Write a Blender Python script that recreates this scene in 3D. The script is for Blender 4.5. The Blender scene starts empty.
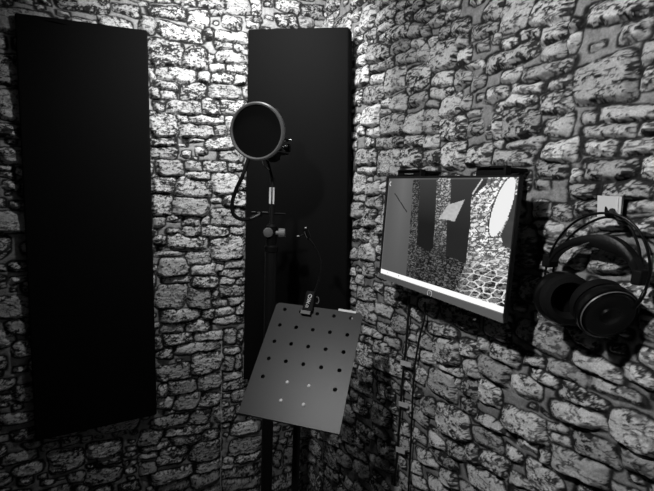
import bpy, bmesh, math, random
import numpy as np
from mathutils import Vector, Matrix

scene = bpy.context.scene
COL = scene.collection

# ------------------------------------------------------------------ camera
F_PX, W_PX, H_PX = 421.0, 654, 491
YAW, PITCH, ROLL = math.radians(63.46), math.radians(8.01), math.radians(2.227)
CAM = np.array([-0.763, -1.630, 1.5])
_f = np.array([math.cos(YAW)*math.cos(PITCH), math.sin(YAW)*math.cos(PITCH), -math.sin(PITCH)])
_r = np.array([math.sin(YAW), -math.cos(YAW), 0.0])
_u = np.cross(_r, _f)
CR = math.cos(ROLL)*_r + math.sin(ROLL)*_u
CU = -math.sin(ROLL)*_r + math.cos(ROLL)*_u
cam_data = bpy.data.cameras.new('camera')
cam_data.sensor_width = 36.0
cam_data.sensor_fit = 'HORIZONTAL'
cam_data.lens = F_PX/W_PX*36.0
cam_data.clip_start = 0.02
cam = bpy.data.objects.new('camera', cam_data)
COL.objects.link(cam)
cam.matrix_world = Matrix(((CR[0], CU[0], -_f[0], CAM[0]), (CR[1], CU[1], -_f[1], CAM[1]),
                           (CR[2], CU[2], -_f[2], CAM[2]), (0, 0, 0, 1)))
scene.camera = cam

# ------------------------------------------------------------------ world, exposure
world = bpy.data.worlds.new('world')
scene.world = world
world.use_nodes = True
world.node_tree.nodes['Background'].inputs[0].default_value = (1, 1, 1, 1)
world.node_tree.nodes['Background'].inputs[1].default_value = 0.004
vs = scene.view_settings
vs.view_transform = 'Standard'
vs.look = 'None'
vs.gamma = 1.0
vs.use_curve_mapping = False
vs.exposure = 0.0
# two small spotlights on the ceiling: position, aim, watts, cone
LAMP_A = ((-0.46, -0.58, 2.14), (-0.30, 0.0, 1.84), 34.0, 135)    # washes the back wall and the corner
LAMP_B = ((-0.95, -1.12, 2.00), (0.0, -1.04, 1.44), 31.0, 120)    # washes the right wall

# ------------------------------------------------------------------ surveying: photo pixel -> point on a plane of the room
def ray(x, y):
    v = (x-327)/F_PX*CR - (y-245.5)/F_PX*CU + _f
    return v/np.linalg.norm(v)
def onx(x, y, X=0.0):
    d = ray(x, y); return CAM + d*((X-CAM[0])/d[0])
def ony(x, y, Y=0.0):
    d = ray(x, y); return CAM + d*((Y-CAM[1])/d[1])
def onpl(x, y, p0, n):
    d = ray(x, y); return CAM + d*(((p0-CAM)@n)/(d@n))
def dep(x, y, z):
    d = ray(x, y); return CAM + d*(z/(d@_f))

# ------------------------------------------------------------------ materials
def mat(name, base=0.5, rough=0.5, metal=0.0, bump=0.0, scale=200.0, spec=0.5, emit=0.0, coat=0.0):
    m = bpy.data.materials.new(name); m.use_nodes = True
    nt = m.node_tree; b = nt.nodes['Principled BSDF']
    b.inputs['Base Color'].default_value = (base, base, base, 1)
    b.inputs['Roughness'].default_value = rough
    b.inputs['Metallic'].default_value = metal
    b.inputs['Specular IOR Level'].default_value = spec
    if coat: b.inputs['Coat Weight'].default_value = coat
    if emit:
        b.inputs['Emission Color'].default_value = (1, 1, 1, 1)
        b.inputs['Emission Strength'].default_value = emit
    tc = nt.nodes.new('ShaderNodeTexCoord')
    n = nt.nodes.new('ShaderNodeTexNoise'); n.inputs['Scale'].default_value = scale; n.inputs['Detail'].default_value = 4
    nt.links.new(tc.outputs['Object'], n.inputs['Vector'])
    mr = nt.nodes.new('ShaderNodeMapRange')
    mr.inputs['To Min'].default_value = max(0.0, rough-0.06); mr.inputs['To Max'].default_value = min(1.0, rough+0.06)
    nt.links.new(n.outputs['Fac'], mr.inputs['Value']); nt.links.new(mr.outputs['Result'], b.inputs['Roughness'])
    if bump:
        bp = nt.nodes.new('ShaderNodeBump'); bp.inputs['Strength'].default_value = bump; bp.inputs['Distance'].default_value = 0.001
        nt.links.new(n.outputs['Fac'], bp.inputs['Height']); nt.links.new(bp.outputs['Normal'], b.inputs['Normal'])
    return m
def mat_attr(name, rough=0.8, emit=False, bump=0.0):
    m = bpy.data.materials.new(name); m.use_nodes = True
    nt = m.node_tree; b = nt.nodes['Principled BSDF']
    a = nt.nodes.new('ShaderNodeAttribute'); a.attribute_name = 'tone'
    b.inputs['Roughness'].default_value = rough
    if emit:
        b.inputs['Base Color'].default_value = (0.01, 0.01, 0.01, 1)
        b.inputs['Roughness'].default_value = 0.5
        nt.links.new(a.outputs['Color'], b.inputs['Emission Color'])
        b.inputs['Emission Strength'].default_value = 1.0
        b.inputs['Specular IOR Level'].default_value = 0.2
    else:
        b.inputs['Specular IOR Level'].default_value = 0.25
        tc = nt.nodes.new('ShaderNodeTexCoord')
        n = nt.nodes.new('ShaderNodeTexNoise'); n.inputs['Scale'].default_value = 260; n.inputs['Detail'].default_value = 6
        n.inputs['Roughness'].default_value = 0.7
        nt.links.new(tc.outputs['Object'], n.inputs['Vector'])
        mr = nt.nodes.new('ShaderNodeMapRange'); mr.inputs['From Min'].default_value = 0.3; mr.inputs['From Max'].default_value = 0.7
        mr.inputs['To Min'].default_value = 0.62; mr.inputs['To Max'].default_value = 1.18
        nt.links.new(n.outputs['Fac'], mr.inputs['Value'])
        mx = nt.nodes.new('ShaderNodeMix'); mx.data_type = 'RGBA'; mx.blend_type = 'MULTIPLY'; mx.inputs['Factor'].default_value = 1.0
        nt.links.new(a.outputs['Color'], mx.inputs['A']); nt.links.new(mr.outputs['Result'], mx.inputs['B'])
        nt.links.new(mx.outputs['Result'], b.inputs['Base Color'])
        bp = nt.nodes.new('ShaderNodeBump'); bp.inputs['Strength'].default_value = bump; bp.inputs['Distance'].default_value = 0.003
        nt.links.new(n.outputs['Fac'], bp.inputs['Height']); nt.links.new(bp.outputs['Normal'], b.inputs['Normal'])
    return m

M = {
    'stone': mat_attr('rubble_stone', 0.85, bump=0.5),
    'screen': mat_attr('screen_image', emit=True),
    'concrete': mat('dark_floor', 0.16, 0.8, bump=0.3, scale=60),
    'plaster': mat('grey_plaster', 0.24, 0.9, bump=0.2, scale=80),
    'ceiling': mat('ceiling_paint', 0.25, 0.9),
    'fabric': mat('black_panel_fabric', 0.006, 0.95, bump=0.5, scale=500, spec=0.08),
    'matte': mat('black_matte_metal', 0.006, 0.6, spec=0.12),
    'pole': mat('black_pole', 0.010, 0.5, spec=0.25),
    'gloss': mat('black_gloss_plastic', 0.004, 0.3, spec=0.3),
    'rim': mat('grey_plastic_rim', 0.13, 0.42, spec=0.6),
    'tray': mat('powder_coated_tray', 0.050, 0.42, metal=0.15, bump=0.15, scale=900),
    'gauze': mat('black_gauze', 0.006, 0.9, spec=0.1),
    'chrome': mat('chrome', 0.9, 0.38, metal=1.0),
    'steel': mat('brushed_steel', 0.6, 0.35, metal=1.0),
    'knob': mat('grey_knob', 0.16, 0.5),
    'white': mat('white_plastic', 0.92, 0.4),
    'tape': mat('pale_tape', 0.7, 0.6),
    'bezel': mat('monitor_bezel', 0.012, 0.4, spec=0.4),
    'chin': mat('monitor_chin', 0.2, 0.4),
    'leather': mat('black_leather', 0.005, 0.42, bump=0.4, scale=300, spec=0.25),
    'foam': mat('black_foam_pad', 0.004, 0.8, bump=0.5, scale=400, spec=0.2),
    'cable': mat('black_cable', 0.010, 0.6, spec=0.3),
    'bulb': mat('glowing_bulb', 0.9, 0.4, emit=6.0),
    'hole': mat('dark_hole_rim', 0.02, 0.5),
}

# ------------------------------------------------------------------ mesh building
class MB:
    """collects vertices and faces of one mesh"""
    def __init__(s): s.v = []; s.f = []
    def add(s, vs_, fs_):
        o = len(s.v); s.v += [tuple(map(float, p)) for p in vs_]; s.f += [tuple(i+o for i in q) for q in fs_]; return s
    def box(s, lo, hi):
        (a, b, c), (d, e, f) = lo, hi
        return s.add([(a,b,c),(d,b,c),(d,e,c),(a,e,c),(a,b,f),(d,b,f),(d,e,f),(a,e,f)],
                     [(0,3,2,1),(4,5,6,7),(0,1,5,4),(1,2,6,5),(2,3,7,6),(3,0,4,7)])
    def hexa(s, q0, q1):
        """two quads (back, front) joined"""
        return s.add(list(q0)+list(q1), [(3,2,1,0),(4,5,6,7),(0,1,5,4),(1,2,6,5),(2,3,7,6),(3,0,4,7)])
    def obox(s, c, ax, ay, az, hx, hy, hz):
        c, ax, ay, az = map(np.asarray, (c, ax, ay, az))
        q = lambda t: [c+ax*a*hx+ay*b*hy+az*t*hz for a, b in ((-1,-1),(1,-1),(1,1),(-1,1))]
        return s.hexa(q(-1), q(1))
    def tube(s, pts, rad, n=12, closed=False, cap=True):
        P = [np.asarray(p, float) for p in pts]; k = len(P)
        R_ = rad if hasattr(rad, '__len__') else [rad]*k
        rings = []; prev = None
        for i in range(k):
            if closed: t = P[(i+1) % k]-P[i-1]
            else: t = P[min(i+1, k-1)]-P[max(i-1, 0)]
            t = t/(np.linalg.norm(t)+1e-12)
            if prev is None:
                a = np.array([0, 0, 1.0]) if abs(t[2]) < .9 else np.array([1.0, 0, 0])
                a = a-t*(a@t)
            else:
                a = prev-t*(prev@t)
            a /= np.linalg.norm(a); prev = a; b = np.cross(t, a)
            rings.append([P[i]+R_[i]*(a*math.cos(2*math.pi*j/n)+b*math.sin(2*math.pi*j/n)) for j in range(n)])
        vs_ = [p for rg in rings for p in rg]; fs_ = []
        for i in range(k if closed else k-1):
            i2 = (i+1) % k
            for j in range(n):
                fs_.append((i*n+j, i*n+(j+1) % n, i2*n+(j+1) % n, i2*n+j))
        if cap and not closed:
            fs_.append(tuple(range(n))[::-1]); fs_.append(tuple((k-1)*n+j for j in range(n)))
        return s.add(vs_, fs_)
    def lathe(s, c, axis, prof, n=40, close=False):
        """prof: list of (radius, height along axis)"""
        c = np.asarray(c, float); t = np.asarray(axis, float); t = t/np.linalg.norm(t)
        a = np.array([0, 0, 1.0]) if abs(t[2]) < .9 else np.array([1.0, 0, 0])
        a = a-t*(a@t); a /= np.linalg.norm(a); b = np.cross(t, a)
        vs_ = []; fs_ = []
        for r_, h in prof:
            for j in range(n):
                vs_.append(c+t*h+r_*(a*math.cos(2*math.pi*j/n)+b*math.sin(2*math.pi*j/n)))
        k = len(prof)
        for i in range(k if close else k-1):
            i2 = (i+1) % k
            for j in range(n): fs_.append((i*n+j, i*n+(j+1) % n, i2*n+(j+1) % n, i2*n+j))
        if not close:
            fs_.append(tuple(range(n))[::-1]); fs_.append(tuple((k-1)*n+j for j in range(n)))
        return s.add(vs_, fs_)
    def build(s, name, m, parent=None, smooth=True, bevel=0.0, seg=2):
        me = bpy.data.meshes.new(name)
        off = np.zeros(3)
        if parent is not None: off = np.array(parent.matrix_world.translation)
        me.from_pydata([tuple(np.array(p)-off) for p in s.v], [], s.f)
        bm = bmesh.new(); bm.from_mesh(me); bmesh.ops.recalc_face_normals(bm, faces=bm.faces)
        bm.to_mesh(me); bm.free()
        me.materials.append(m)
        o = bpy.data.objects.new(name, me); COL.objects.link(o)
        if parent is not None: o.parent = parent; o.matrix_parent_inverse = Matrix.Identity(4)
        if bevel:
            b = o.modifiers.new('bevel', 'BEVEL'); b.width = bevel; b.segments = seg; b.limit_method = 'ANGLE'; b.angle_limit = math.radians(40)
        if smooth:
            me.polygons.foreach_set('use_smooth', [True]*len(me.polygons))
            e = bmesh.new(); e.from_mesh(me)
            for ed in e.edges:
                if len(ed.link_faces) == 2 and ed.calc_face_angle(0) > math.radians(38): ed.smooth = False
            e.to_mesh(me); e.free()
        return o

def tag(o, label=None, cat=None, group=None, kind=None):
    if label: o['label'] = label
    if cat: o['category'] = cat
    if group: o['group'] = group
    if kind: o['kind'] = kind
    return o
def thing(name, label, cat, loc, group=None):
    o = bpy.data.objects.new(name, None); COL.objects.link(o)
    o.location = tuple(map(float, loc)); o.empty_display_size = 0.05
    o.matrix_world = Matrix.Translation(Vector(tuple(map(float, loc))))
    return tag(o, label, cat, group)
def sub(mb, name, m, part, **k):
    """a sub-part: its part sits at the thing's origin, so the same offset applies"""
    root = part.parent
    o = mb.build(name, m, root, **k)
    o.parent = part
    return o
def smooth_curve(pts, n=40):
    P = np.array(pts, float); k = len(P); out = []
    Q = np.vstack([2*P[0]-P[1], P, 2*P[-1]-P[-2]])
    for i in range(n):
        s = i/(n-1)*(k-1); j = min(int(s), k-2); t = s-j
        a, b, c, d = Q[j], Q[j+1], Q[j+2], Q[j+3]
        out.append(.5*((2*b)+(-a+c)*t+(2*a-5*b+4*c-d)*t*t+(-a+3*b-3*c+d)*t**3))
    return out

# ------------------------------------------------------------------ the two rubble stone walls
# each stone: middle of its left end, middle of its right end, thickness (survey units of a 120 x 90 pixel patch)
PATCH = 654/120
BACK = {
 (140,0): [(45,60,245,80,55),(262,100,370,110,85),(325,10,465,30,50),(470,25,600,40,80),(605,30,660,40,80),(175,5,300,15,30),(100,0,160,5,20),(0,20,40,25,25),(0,0,80,5,15),(385,68,445,72,28),(400,120,575,130,100),(580,95,610,100,25),(615,105,660,110,30),(585,130,650,140,35),(0,130,85,150,90),(100,150,340,215,70),(345,180,400,190,70),(405,195,590,215,60),(50,285,230,295,140),(240,315,365,330,125),(365,235,400,240,60),(410,245,500,250,40),(505,265,590,275,50),(415,305,570,320,75),(370,320,408,318,45),(375,375,460,372,50),(470,380,590,385,60),(85,395,300,420,75),(315,420,380,430,65),(385,415,510,435,60),(515,430,585,440,60),(50,400,80,400,80)],
 (140,80): [(80,25,215,35,50),(225,65,355,60,90),(50,70,105,70,60),(110,80,195,82,40),(375,60,555,75,85),(395,5,545,8,25),(295,5,370,5,20),(560,60,590,60,70),(75,150,140,152,50),(145,150,340,155,75),(345,150,435,155,95),(440,150,585,155,85),(60,245,200,250,120),(205,215,260,218,45),(270,215,465,225,50),(470,240,510,240,90),(215,275,405,285,70),(408,275,470,275,65),(60,340,195,340,45),(250,327,360,327,18),(365,345,515,350,65),(60,395,195,400,70),(205,385,420,400,115),(430,412,560,415,60)],
 (140,160): [(95,45,235,45,85),(245,35,340,35,50),(340,35,470,40,55),(475,38,560,38,40),(255,80,390,88,40),(65,130,195,135,90),(190,145,385,160,100),(395,130,540,130,115),(545,140,580,140,70),(70,240,170,245,120),(185,250,370,255,105),(370,225,440,222,20),(380,250,455,245,35),(455,215,580,215,80),(385,315,565,315,95),(140,318,235,320,25),(75,335,135,335,50),(240,335,330,335,45),(335,335,382,335,38),(75,375,215,375,75),(235,390,330,390,55),(340,390,485,392,55),(495,385,575,385,45),(75,440,145,440,40),(150,440,360,450,65)],
 (140,240): [(385,40,565,45,130),(80,75,240,72,20),(250,100,380,100,65),(105,150,265,145,95),(285,165,405,155,55),(412,150,458,150,35),(465,135,565,135,45),(430,185,565,180,40),(130,225,285,210,35),(285,235,425,225,60),(435,222,520,222,30),(525,222,570,222,30),(85,310,250,300,130),(248,250,280,250,30),(265,320,385,320,105),(390,300,428,300,45),(435,280,565,272,60),(395,350,475,345,40),(480,330,565,328,40),(120,420,325,400,60),(340,400,400,400,45),(405,388,520,380,45),(525,380,565,375,60),(395,440,560,430,40)],
 (140,320): [(120,48,245,38,45),(250,35,380,30,55),(400,30,450,30,40),(455,15,560,15,25),(125,115,290,90,55),(300,95,450,80,45),(190,165,440,130,50),(90,130,125,125,70),(95,190,175,180,45),(90,235,275,205,60),(280,235,445,220,110),(95,300,270,275,80),(455,90,520,90,75),(525,90,560,90,70),(455,175,545,165,35),(455,235,515,235,80),(520,230,555,225,80),(455,305,550,300,40),(155,365,305,350,80),(320,345,445,325,75),(455,360,585,340,55),(100,390,150,380,70),(190,450,320,435,80),(330,435,435,435,65),(505,420,590,400,60),(100,455,185,445,60)],
 (140,400): [(70,140,270,85,50),(270,100,380,90,70),(0,210,115,200,80),(135,185,380,150,40),(0,265,175,240,35),(175,225,330,200,40),(340,190,430,185,55),(100,310,250,290,85),(275,290,435,265,100),(500,160,654,135,60),(490,265,654,240,80),(0,310,95,300,25),(0,380,90,365,60),(60,440,290,370,55),(300,375,440,340,50),(450,345,510,335,60),(515,320,654,295,45),(450,410,654,370,50),(70,460,160,430,40),(100,475,270,450,50),(280,450,430,400,60),(450,465,654,440,60)],
 (240,400): [(185,320,220,320,80),(240,310,290,300,90),(325,310,375,290,80),(330,380,380,370,50)],
 (240,0): [(60,60,190,85,110),(195,20,330,50,60),(200,110,310,120,70),(320,115,400,120,60),(330,60,460,70,70)],
 (0,400): [(0,110,180,85,50),(10,330,190,290,50),(270,340,450,310,110),(480,280,654,250,80),(270,400,460,360,50),(475,330,530,330,60),(540,330,654,310,50),(480,420,654,400,80),(60,200,180,180,50)],
}
RIGHT = {
 (350,0): [(72,105,135,95,140),(145,105,255,45,70),(130,35,175,30,55),(180,10,225,5,30),(245,100,350,70,75),(260,40,305,25,50),(310,15,360,5,30),(355,90,480,70,70),(345,45,400,25,60),(400,30,460,10,60),(440,120,520,90,70),(525,90,595,70,50),(500,25,600,15,60),(150,165,240,120,45),(80,190,150,175,50),(160,180,210,175,50),(160,215,330,155,65),(315,180,400,170,80),(95,300,215,275,100),(220,275,330,250,75),(330,245,405,230,60),(245,330,365,300,70),(370,295,440,275,75),(405,190,440,160,80),(450,310,585,290,170),(560,160,654,130,70),(490,195,540,185,70),(430,235,485,225,50),(590,230,645,215,60),(595,320,660,300,90),(105,380,250,345,60),(40,420,105,405,100),(110,440,195,415,50),(195,440,300,420,130),(310,450,440,400,120),(335,360,430,335,40),(450,445,570,415,75),(580,450,660,410,90),(45,275,95,260,50),(45,335,90,330,60)],
 (350,85): [(75,60,180,50,90),(190,45,295,25,80),(300,15,430,0,25),(230,105,320,90,90),(330,90,430,60,60),(435,45,570,40,60),(495,125,605,110,110),(415,115,495,100,40),(75,175,160,170,110),(165,150,225,140,40),(175,110,225,100,50),(170,230,300,210,120),(305,220,400,210,110),(330,150,385,140,40),(405,200,490,195,130),(495,245,635,225,130),(90,265,180,255,45),(45,255,85,250,40),(85,320,140,318,55),(145,320,235,315,60),(240,310,295,308,65),(300,310,405,295,65),(410,320,485,310,75),(40,400,145,395,90),(155,430,270,420,130),(275,400,395,390,105),(395,400,510,390,75),(510,390,635,375,140),(40,460,150,460,40),(280,470,380,470,30),(390,470,480,465,30),(615,100,660,95,60)],
 (450,0): [(200,60,285,50,90),(290,80,440,75,180),(445,80,660,50,130),(40,150,185,90,80),(110,190,285,130,65),(50,230,95,225,65),(50,310,250,250,80),(245,210,280,210,50),(75,370,185,345,30),(285,245,375,235,50),(380,195,490,175,40),(190,360,480,260,85),(505,200,650,160,85),(505,290,640,260,85),(645,240,700,230,90),(380,420,660,370,80),(40,440,240,430,110),(290,430,380,400,70),(350,470,520,460,40),(530,450,660,440,70)],
 (450,85): [(70,95,190,80,95),(205,60,320,45,70),(330,25,520,10,40),(260,105,475,70,55),(495,100,660,85,110),(90,160,170,150,25),(105,215,255,170,80),(300,220,490,195,170),(245,230,285,225,120),(205,265,238,262,45),(525,240,660,215,80),(310,330,510,310,55),(240,325,300,325,40),(100,395,230,380,100),(235,395,460,390,70),(460,385,495,380,55),(510,365,700,350,100),(480,460,650,460,80),(320,450,460,440,70)],
 (534,0): [(300,90,654,20,110),(205,145,265,140,60),(190,255,465,195,90),(480,190,640,150,100),(230,470,555,400,220),(600,300,700,280,110),(595,420,700,410,110)],
 (534,85): [(40,100,210,90,110),(590,20,700,10,80),(70,235,250,200,85),(275,185,350,180,60),(365,165,700,150,80),(280,265,570,240,85),(585,235,700,235,70),(290,340,460,335,65),(475,340,700,330,80),(50,360,275,345,105)],
 (534,160): [(275,55,580,45,95),(15,95,190,95,150),(210,85,265,85,60),(205,185,355,170,80),(375,165,650,165,90),(600,45,700,45,90),(105,290,210,285,85),(215,260,390,250,70),(530,250,700,245,45),(0,270,95,265,80),(0,380,150,375,80),(300,350,520,350,70),(550,370,700,370,90)],
 (534,235): [(300,140,540,140,130),(150,90,280,140,110),(600,180,700,190,120)],
 (534,310): [(-90,90,200,210,130),(0,30,80,30,30),(60,280,280,380,70),(0,340,130,400,55),(150,420,400,540,80),(220,240,480,370,90),(180,110,340,200,60),(500,320,700,420,70),(580,240,700,300,90),(590,70,700,90,150),(320,380,600,500,60),(-60,260,60,290,60)],
 (534,400): [(110,50,390,110,110),(420,110,700,240,190),(75,145,170,170,40),(85,200,205,225,50),(215,220,460,310,120),(100,300,400,420,130),(30,290,90,330,70),(460,290,700,400,90)],
 (430,310): [(30,210,160,230,150),(165,200,265,220,90),(0,90,150,150,60),(270,180,320,190,70),(330,210,495,270,90),(500,240,650,290,70),(270,280,440,370,100),(185,310,265,330,80),(45,300,175,350,50),(0,370,140,430,130),(175,410,260,440,80),(265,430,390,480,110),(450,390,600,450,90),(510,330,654,370,60),(140,390,175,410,50)],
 (430,400): [(40,80,220,160,150),(175,20,250,50,70),(245,80,450,190,50),(230,170,390,250,80),(400,80,640,190,130),(405,260,654,400,150),(275,20,390,60,70),(100,270,200,300,90),(275,300,425,380,90),(210,280,270,300,90),(0,290,150,360,60),(210,390,400,490,90),(430,410,560,470,60),(60,410,150,440,80),(0,430,100,490,60),(480,210,600,270,40),(0,200,80,250,60),(595,290,654,320,80)],
 (330,310): [(175,100,290,140,40),(260,90,360,130,60),(340,60,420,90,90),(235,190,325,220,70),(150,230,230,270,120),(165,150,240,170,30),(240,260,395,340,80),(240,340,390,440,50),(265,430,350,450,90),(290,150,380,190,50),(160,340,230,370,90),(110,390,225,440,60),(480,130,560,200,70),(500,250,580,270,60),(580,180,654,220,120),(540,80,654,110,60),(530,350,654,420,130),(460,330,520,380,80),(370,100,420,140,60),(440,100,500,180,60)],
 (330,400): [(60,170,140,200,100),(120,30,210,70,50),(235,60,330,110,100),(260,230,360,300,60),(240,140,320,210,50),(385,150,435,170,80),(380,230,430,250,90),(470,170,580,220,60),(475,290,590,340,70),(500,30,580,50,90),(545,280,654,330,50),(505,390,640,470,70),(590,60,654,90,120),(215,310,330,370,50),(135,350,210,400,80),(0,260,120,350,60),(85,250,200,320,50),(440,350,500,380,60),(450,430,530,470,60),(590,200,654,240,60)],
 (240,400): [(460,280,540,330,120),(385,230,440,290,60),(470,190,540,230,60),(530,270,620,330,60),(550,150,625,190,70),(570,250,654,290,60),(470,370,540,430,60)],
 (330,170): [(130,80,195,80,110),(195,30,260,25,60),(205,105,270,100,70),(275,105,310,100,50),(130,150,200,150,45),(200,185,285,175,70),(125,220,185,215,90),(190,260,255,260,110),(260,270,280,270,40),(135,295,180,295,55),(125,350,215,350,70),(220,380,265,375,65),(255,330,290,325,50),(165,450,240,445,90),(120,460,160,460,60)],
 (330,250): [(170,20,240,15,60),(155,235,250,255,80),(150,310,255,350,110),(230,310,345,345,60),(150,155,185,165,50),(300,240,380,270,90),(190,100,240,110,80),(385,270,420,280,80),(165,270,220,285,25)],
}

def survey(patches, on, axis):
    """stones as (u, v, half width, half height, tilt) in metres on the wall; u runs along the wall"""
    out = []
    for (ox, oy), L in patches.items():
        for xl, yl, xr, yr, h in L:
            a = on(ox+xl/PATCH, oy+yl/PATCH); b = on(ox+xr/PATCH, oy+yr/PATCH)
            mx, my = ox+(xl+xr)/2/PATCH, oy+(yl+yr)/2/PATCH
            t = on(mx, my-h/2/PATCH); d = on(mx, my+h/2/PATCH)
            c = (a+b)/2; du, dv = b[axis]-a[axis], b[2]-a[2]
            if axis == 1: du = -du
            u = c[axis] if axis == 0 else -c[1]
            ang = math.atan2(dv, du)
            ang = max(-.35, min(.35, ang))
            hw, hh = math.hypot(du, dv)/2, (t[2]-d[2])/2*math.cos(ang)
            out.append((u, c[2], max(hw*1.04+.004, .008), max(hh*1.04+.004, .007), ang))
    keep = []                               # patches overlap a little: a stone surveyed twice counts once
    for s in out:
        ok = True
        for k in keep:
            ix = min(s[0]+s[2], k[0]+k[2])-max(s[0]-s[2], k[0]-k[2]); iy = min(s[1]+s[3], k[1]+k[3])-max(s[1]-s[3], k[1]-k[3])
            if ix > 0 and iy > 0 and ix*iy > .36*4*min(s[2]*s[3], k[2]*k[3]): ok = False; break
        if ok: keep.append(s)
    return keep

class Noise:
    def __init__(s, seed): s.t = np.random.RandomState(seed).rand(256, 256)
    def __call__(s, u, v):
        i = np.floor(u).astype(int); j = np.floor(v).astype(int); fu = u-i; fv = v-j
        fu = fu*fu*(3-2*fu); fv = fv*fv*(3-2*fv)
        g = lambda a, b: s.t[a % 256, b % 256]
        return (g(i, j)*(1-fu)+g(i+1, j)*fu)*(1-fv)+(g(i, j+1)*(1-fu)+g(i+1, j+1)*fu)*fv
    def fbm(s, u, v, o=4, gain=.55):
        a, tot, out = 1.0, 0.0, 0.0
        for k in range(o):
            out = out+a*s(u*2**k+17.3*k, v*2**k+9.1*k); tot += a; a *= gain
        return out/tot
def sstep(a, b, x):
    t = np.clip((x-a)/(b-a), 0, 1); return t*t*(3-2*t)

def rubble_wall(name, stones, u0, u1, v0, v1, to_world, seed, fine_u, seam=(), ring=(.22, .40), pointing=.42, alb_lo=.5):
    rs = np.random.RandomState(seed); N1 = Noise(seed+1)
    # fill the unsurveyed gaps with random coursed rubble
    oc = 0.005; ou, ov = int((u1-u0)/oc)+1, int((v1-v0)/oc)+1
    occ = np.zeros((ou, ov), bool)
    def mark(u, v, hw, hh, test=False, pad=0.0):
        a, b = int((u-hw-pad-u0)/oc), int((u+hw+pad-u0)/oc)+1; c, d = int((v-hh-pad-v0)/oc), int((v+hh+pad-v0)/oc)+1
        w = occ[max(a, 0):max(b, 0), max(c, 0):max(d, 0)]
        if test: return w.mean() if w.size else 1.0
        w[...] = True
    S = [list(s)+[0] for s in stones]
    for s in S: mark(*s[:4])
    for lo, hi, tries, lap in ((.055, .085, 2500, .06), (.035, .06, 5000, .12), (.02, .04, 9000, .20), (.013, .024, 9000, .25), (.009, .015, 6000, .20)):
        for _ in range(tries):
            hw = rs.uniform(lo, hi); hh = hw*rs.uniform(.4, .75)
            u, v = rs.uniform(u0, u1), rs.uniform(v0, v1)
            if mark(u, v, hw, hh, True, 0.0) < lap:
                S.append([u, v, hw, hh, rs.uniform(-.06, .06), 1]); mark(u, v, hw, hh)
    def axis_(lo, hi, a, b):                 # fine steps where the wall is looked at, coarse beyond
        return np.concatenate([np.arange(lo, a-.001, .006), np.arange(a, b, .0021), np.arange(b, hi+.005, .006)])
    ua, va = axis_(u0, u1, *fine_u), axis_(v0, v1, .30, 2.30); nu, nv = len(ua), len(va)
    U, V = np.meshgrid(ua, va, indexing='ij')
    warp_u = (N1.fbm(U*30, V*30, 4)-.5)*.015; warp_v = (N1.fbm(U*30+50, V*30+50, 4)-.5)*.013
    Fd = np.full(U.shape, -.02); F2 = np.full(U.shape, -.02); ident = np.full(U.shape, -1); lu = np.zeros(U.shape); lv = np.zeros(U.shape)
    for k, (u, v, hw, hh, an, rnd) in enumerate(S):
        R_ = math.hypot(hw, hh)+.02
        a, b = np.searchsorted(ua, (u-R_, u+R_)); c, d = np.searchsorted(va, (v-R_, v+R_))
        if a >= b or c >= d: continue
        uu = U[a:b, c:d]-u+warp_u[a:b, c:d]; vv = V[a:b, c:d]-v+warp_v[a:b, c:d]
        x = uu*math.cos(an)+vv*math.sin(an); y = -uu*math.sin(an)+vv*math.cos(an)
        skew = rs.uniform(-.18, .18); taper = rs.uniform(-.22, .22)
        y = y*(1+taper*np.clip(x/hw, -1, 1)); x = x+skew*y
        p = rs.uniform(3.0, 6.5)
        dd = (np.abs(x/hw)**p+np.abs(y/hh)**p)**(1/p)
        sd = (1-dd)*min(hw, hh)
        m = sd > Fd[a:b, c:d]
        F2[a:b, c:d] = np.where(m, Fd[a:b, c:d], np.maximum(F2[a:b, c:d], sd))
        Fd[a:b, c:d][m] = sd[m]; ident[a:b, c:d][m] = k
        lu[a:b, c:d][m] = (x/hw)[m]; lv[a:b, c:d][m] = (y/hh)[m]
    Fd = np.where(Fd > 0, np.minimum(Fd, np.maximum((Fd-F2)*.8-.0015, -.003)), Fd)   # neighbours meet in a narrow joint
    ns = len(S); kk = np.clip(ident, 0, None)
    alb = rs.uniform(alb_lo, .90, ns); thr = rs.uniform(.495, .62, ns); dep_ = rs.uniform(.009, .019, ns)
    tilt = rs.uniform(-.25, .25, ns); ph = rs.uniform(0, 200, ns)
    # face roughness: layered, slightly bedded noise with its own origin on every stone
    A = Noise(seed+5); B = Noise(seed+9)
    pu, pv = U+ph[kk], V+ph[kk]*.7
    n1 = A.fbm(pu*42, pv*80, 5, .7); n2 = B.fbm(pu*130, pv*210, 3, .7); n3 = B.fbm(pu*22+3, pv*36+8, 3)
    rid = 1-np.abs(2*A.fbm(pu*26+31, pv*60+7, 4, .6)-1)
    edge = sstep(0, .008, Fd)
    face = sstep(-.001, .012, Fd)
    hgt = dep_[kk]*face*(1+.28*(-lv)+tilt[kk]*lu*.5)+face*((n1-.5)*.009+(n2-.5)*.004)
    mort = (N1.fbm(U*60, V*60, 4)-.5)*.003
    inside = Fd > 0
    hgt = np.where(inside, hgt, mort+np.clip(-Fd, 0, .006)*.35)
    # tone: pale face, dark weathering flecks (denser at the rims as painted edge shade) and cracks, dark joint that also paints in the shade around stones, grey pointing in wider joints
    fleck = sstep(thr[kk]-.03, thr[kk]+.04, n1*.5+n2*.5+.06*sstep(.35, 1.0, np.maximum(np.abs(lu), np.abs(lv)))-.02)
    crack = sstep(.90, .97, rid)
    tone = alb[kk]*(.78+.45*n3)
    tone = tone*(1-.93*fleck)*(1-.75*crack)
    rimn = N1.fbm(U*45+9, V*45+2, 3)
    joint = sstep(-.004, -.001, Fd)*(1-sstep(.0, .003, Fd-.006*(rimn-.45)))
    mt = pointing*(.6+.8*N1.fbm(U*90, V*90, 4))
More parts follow.
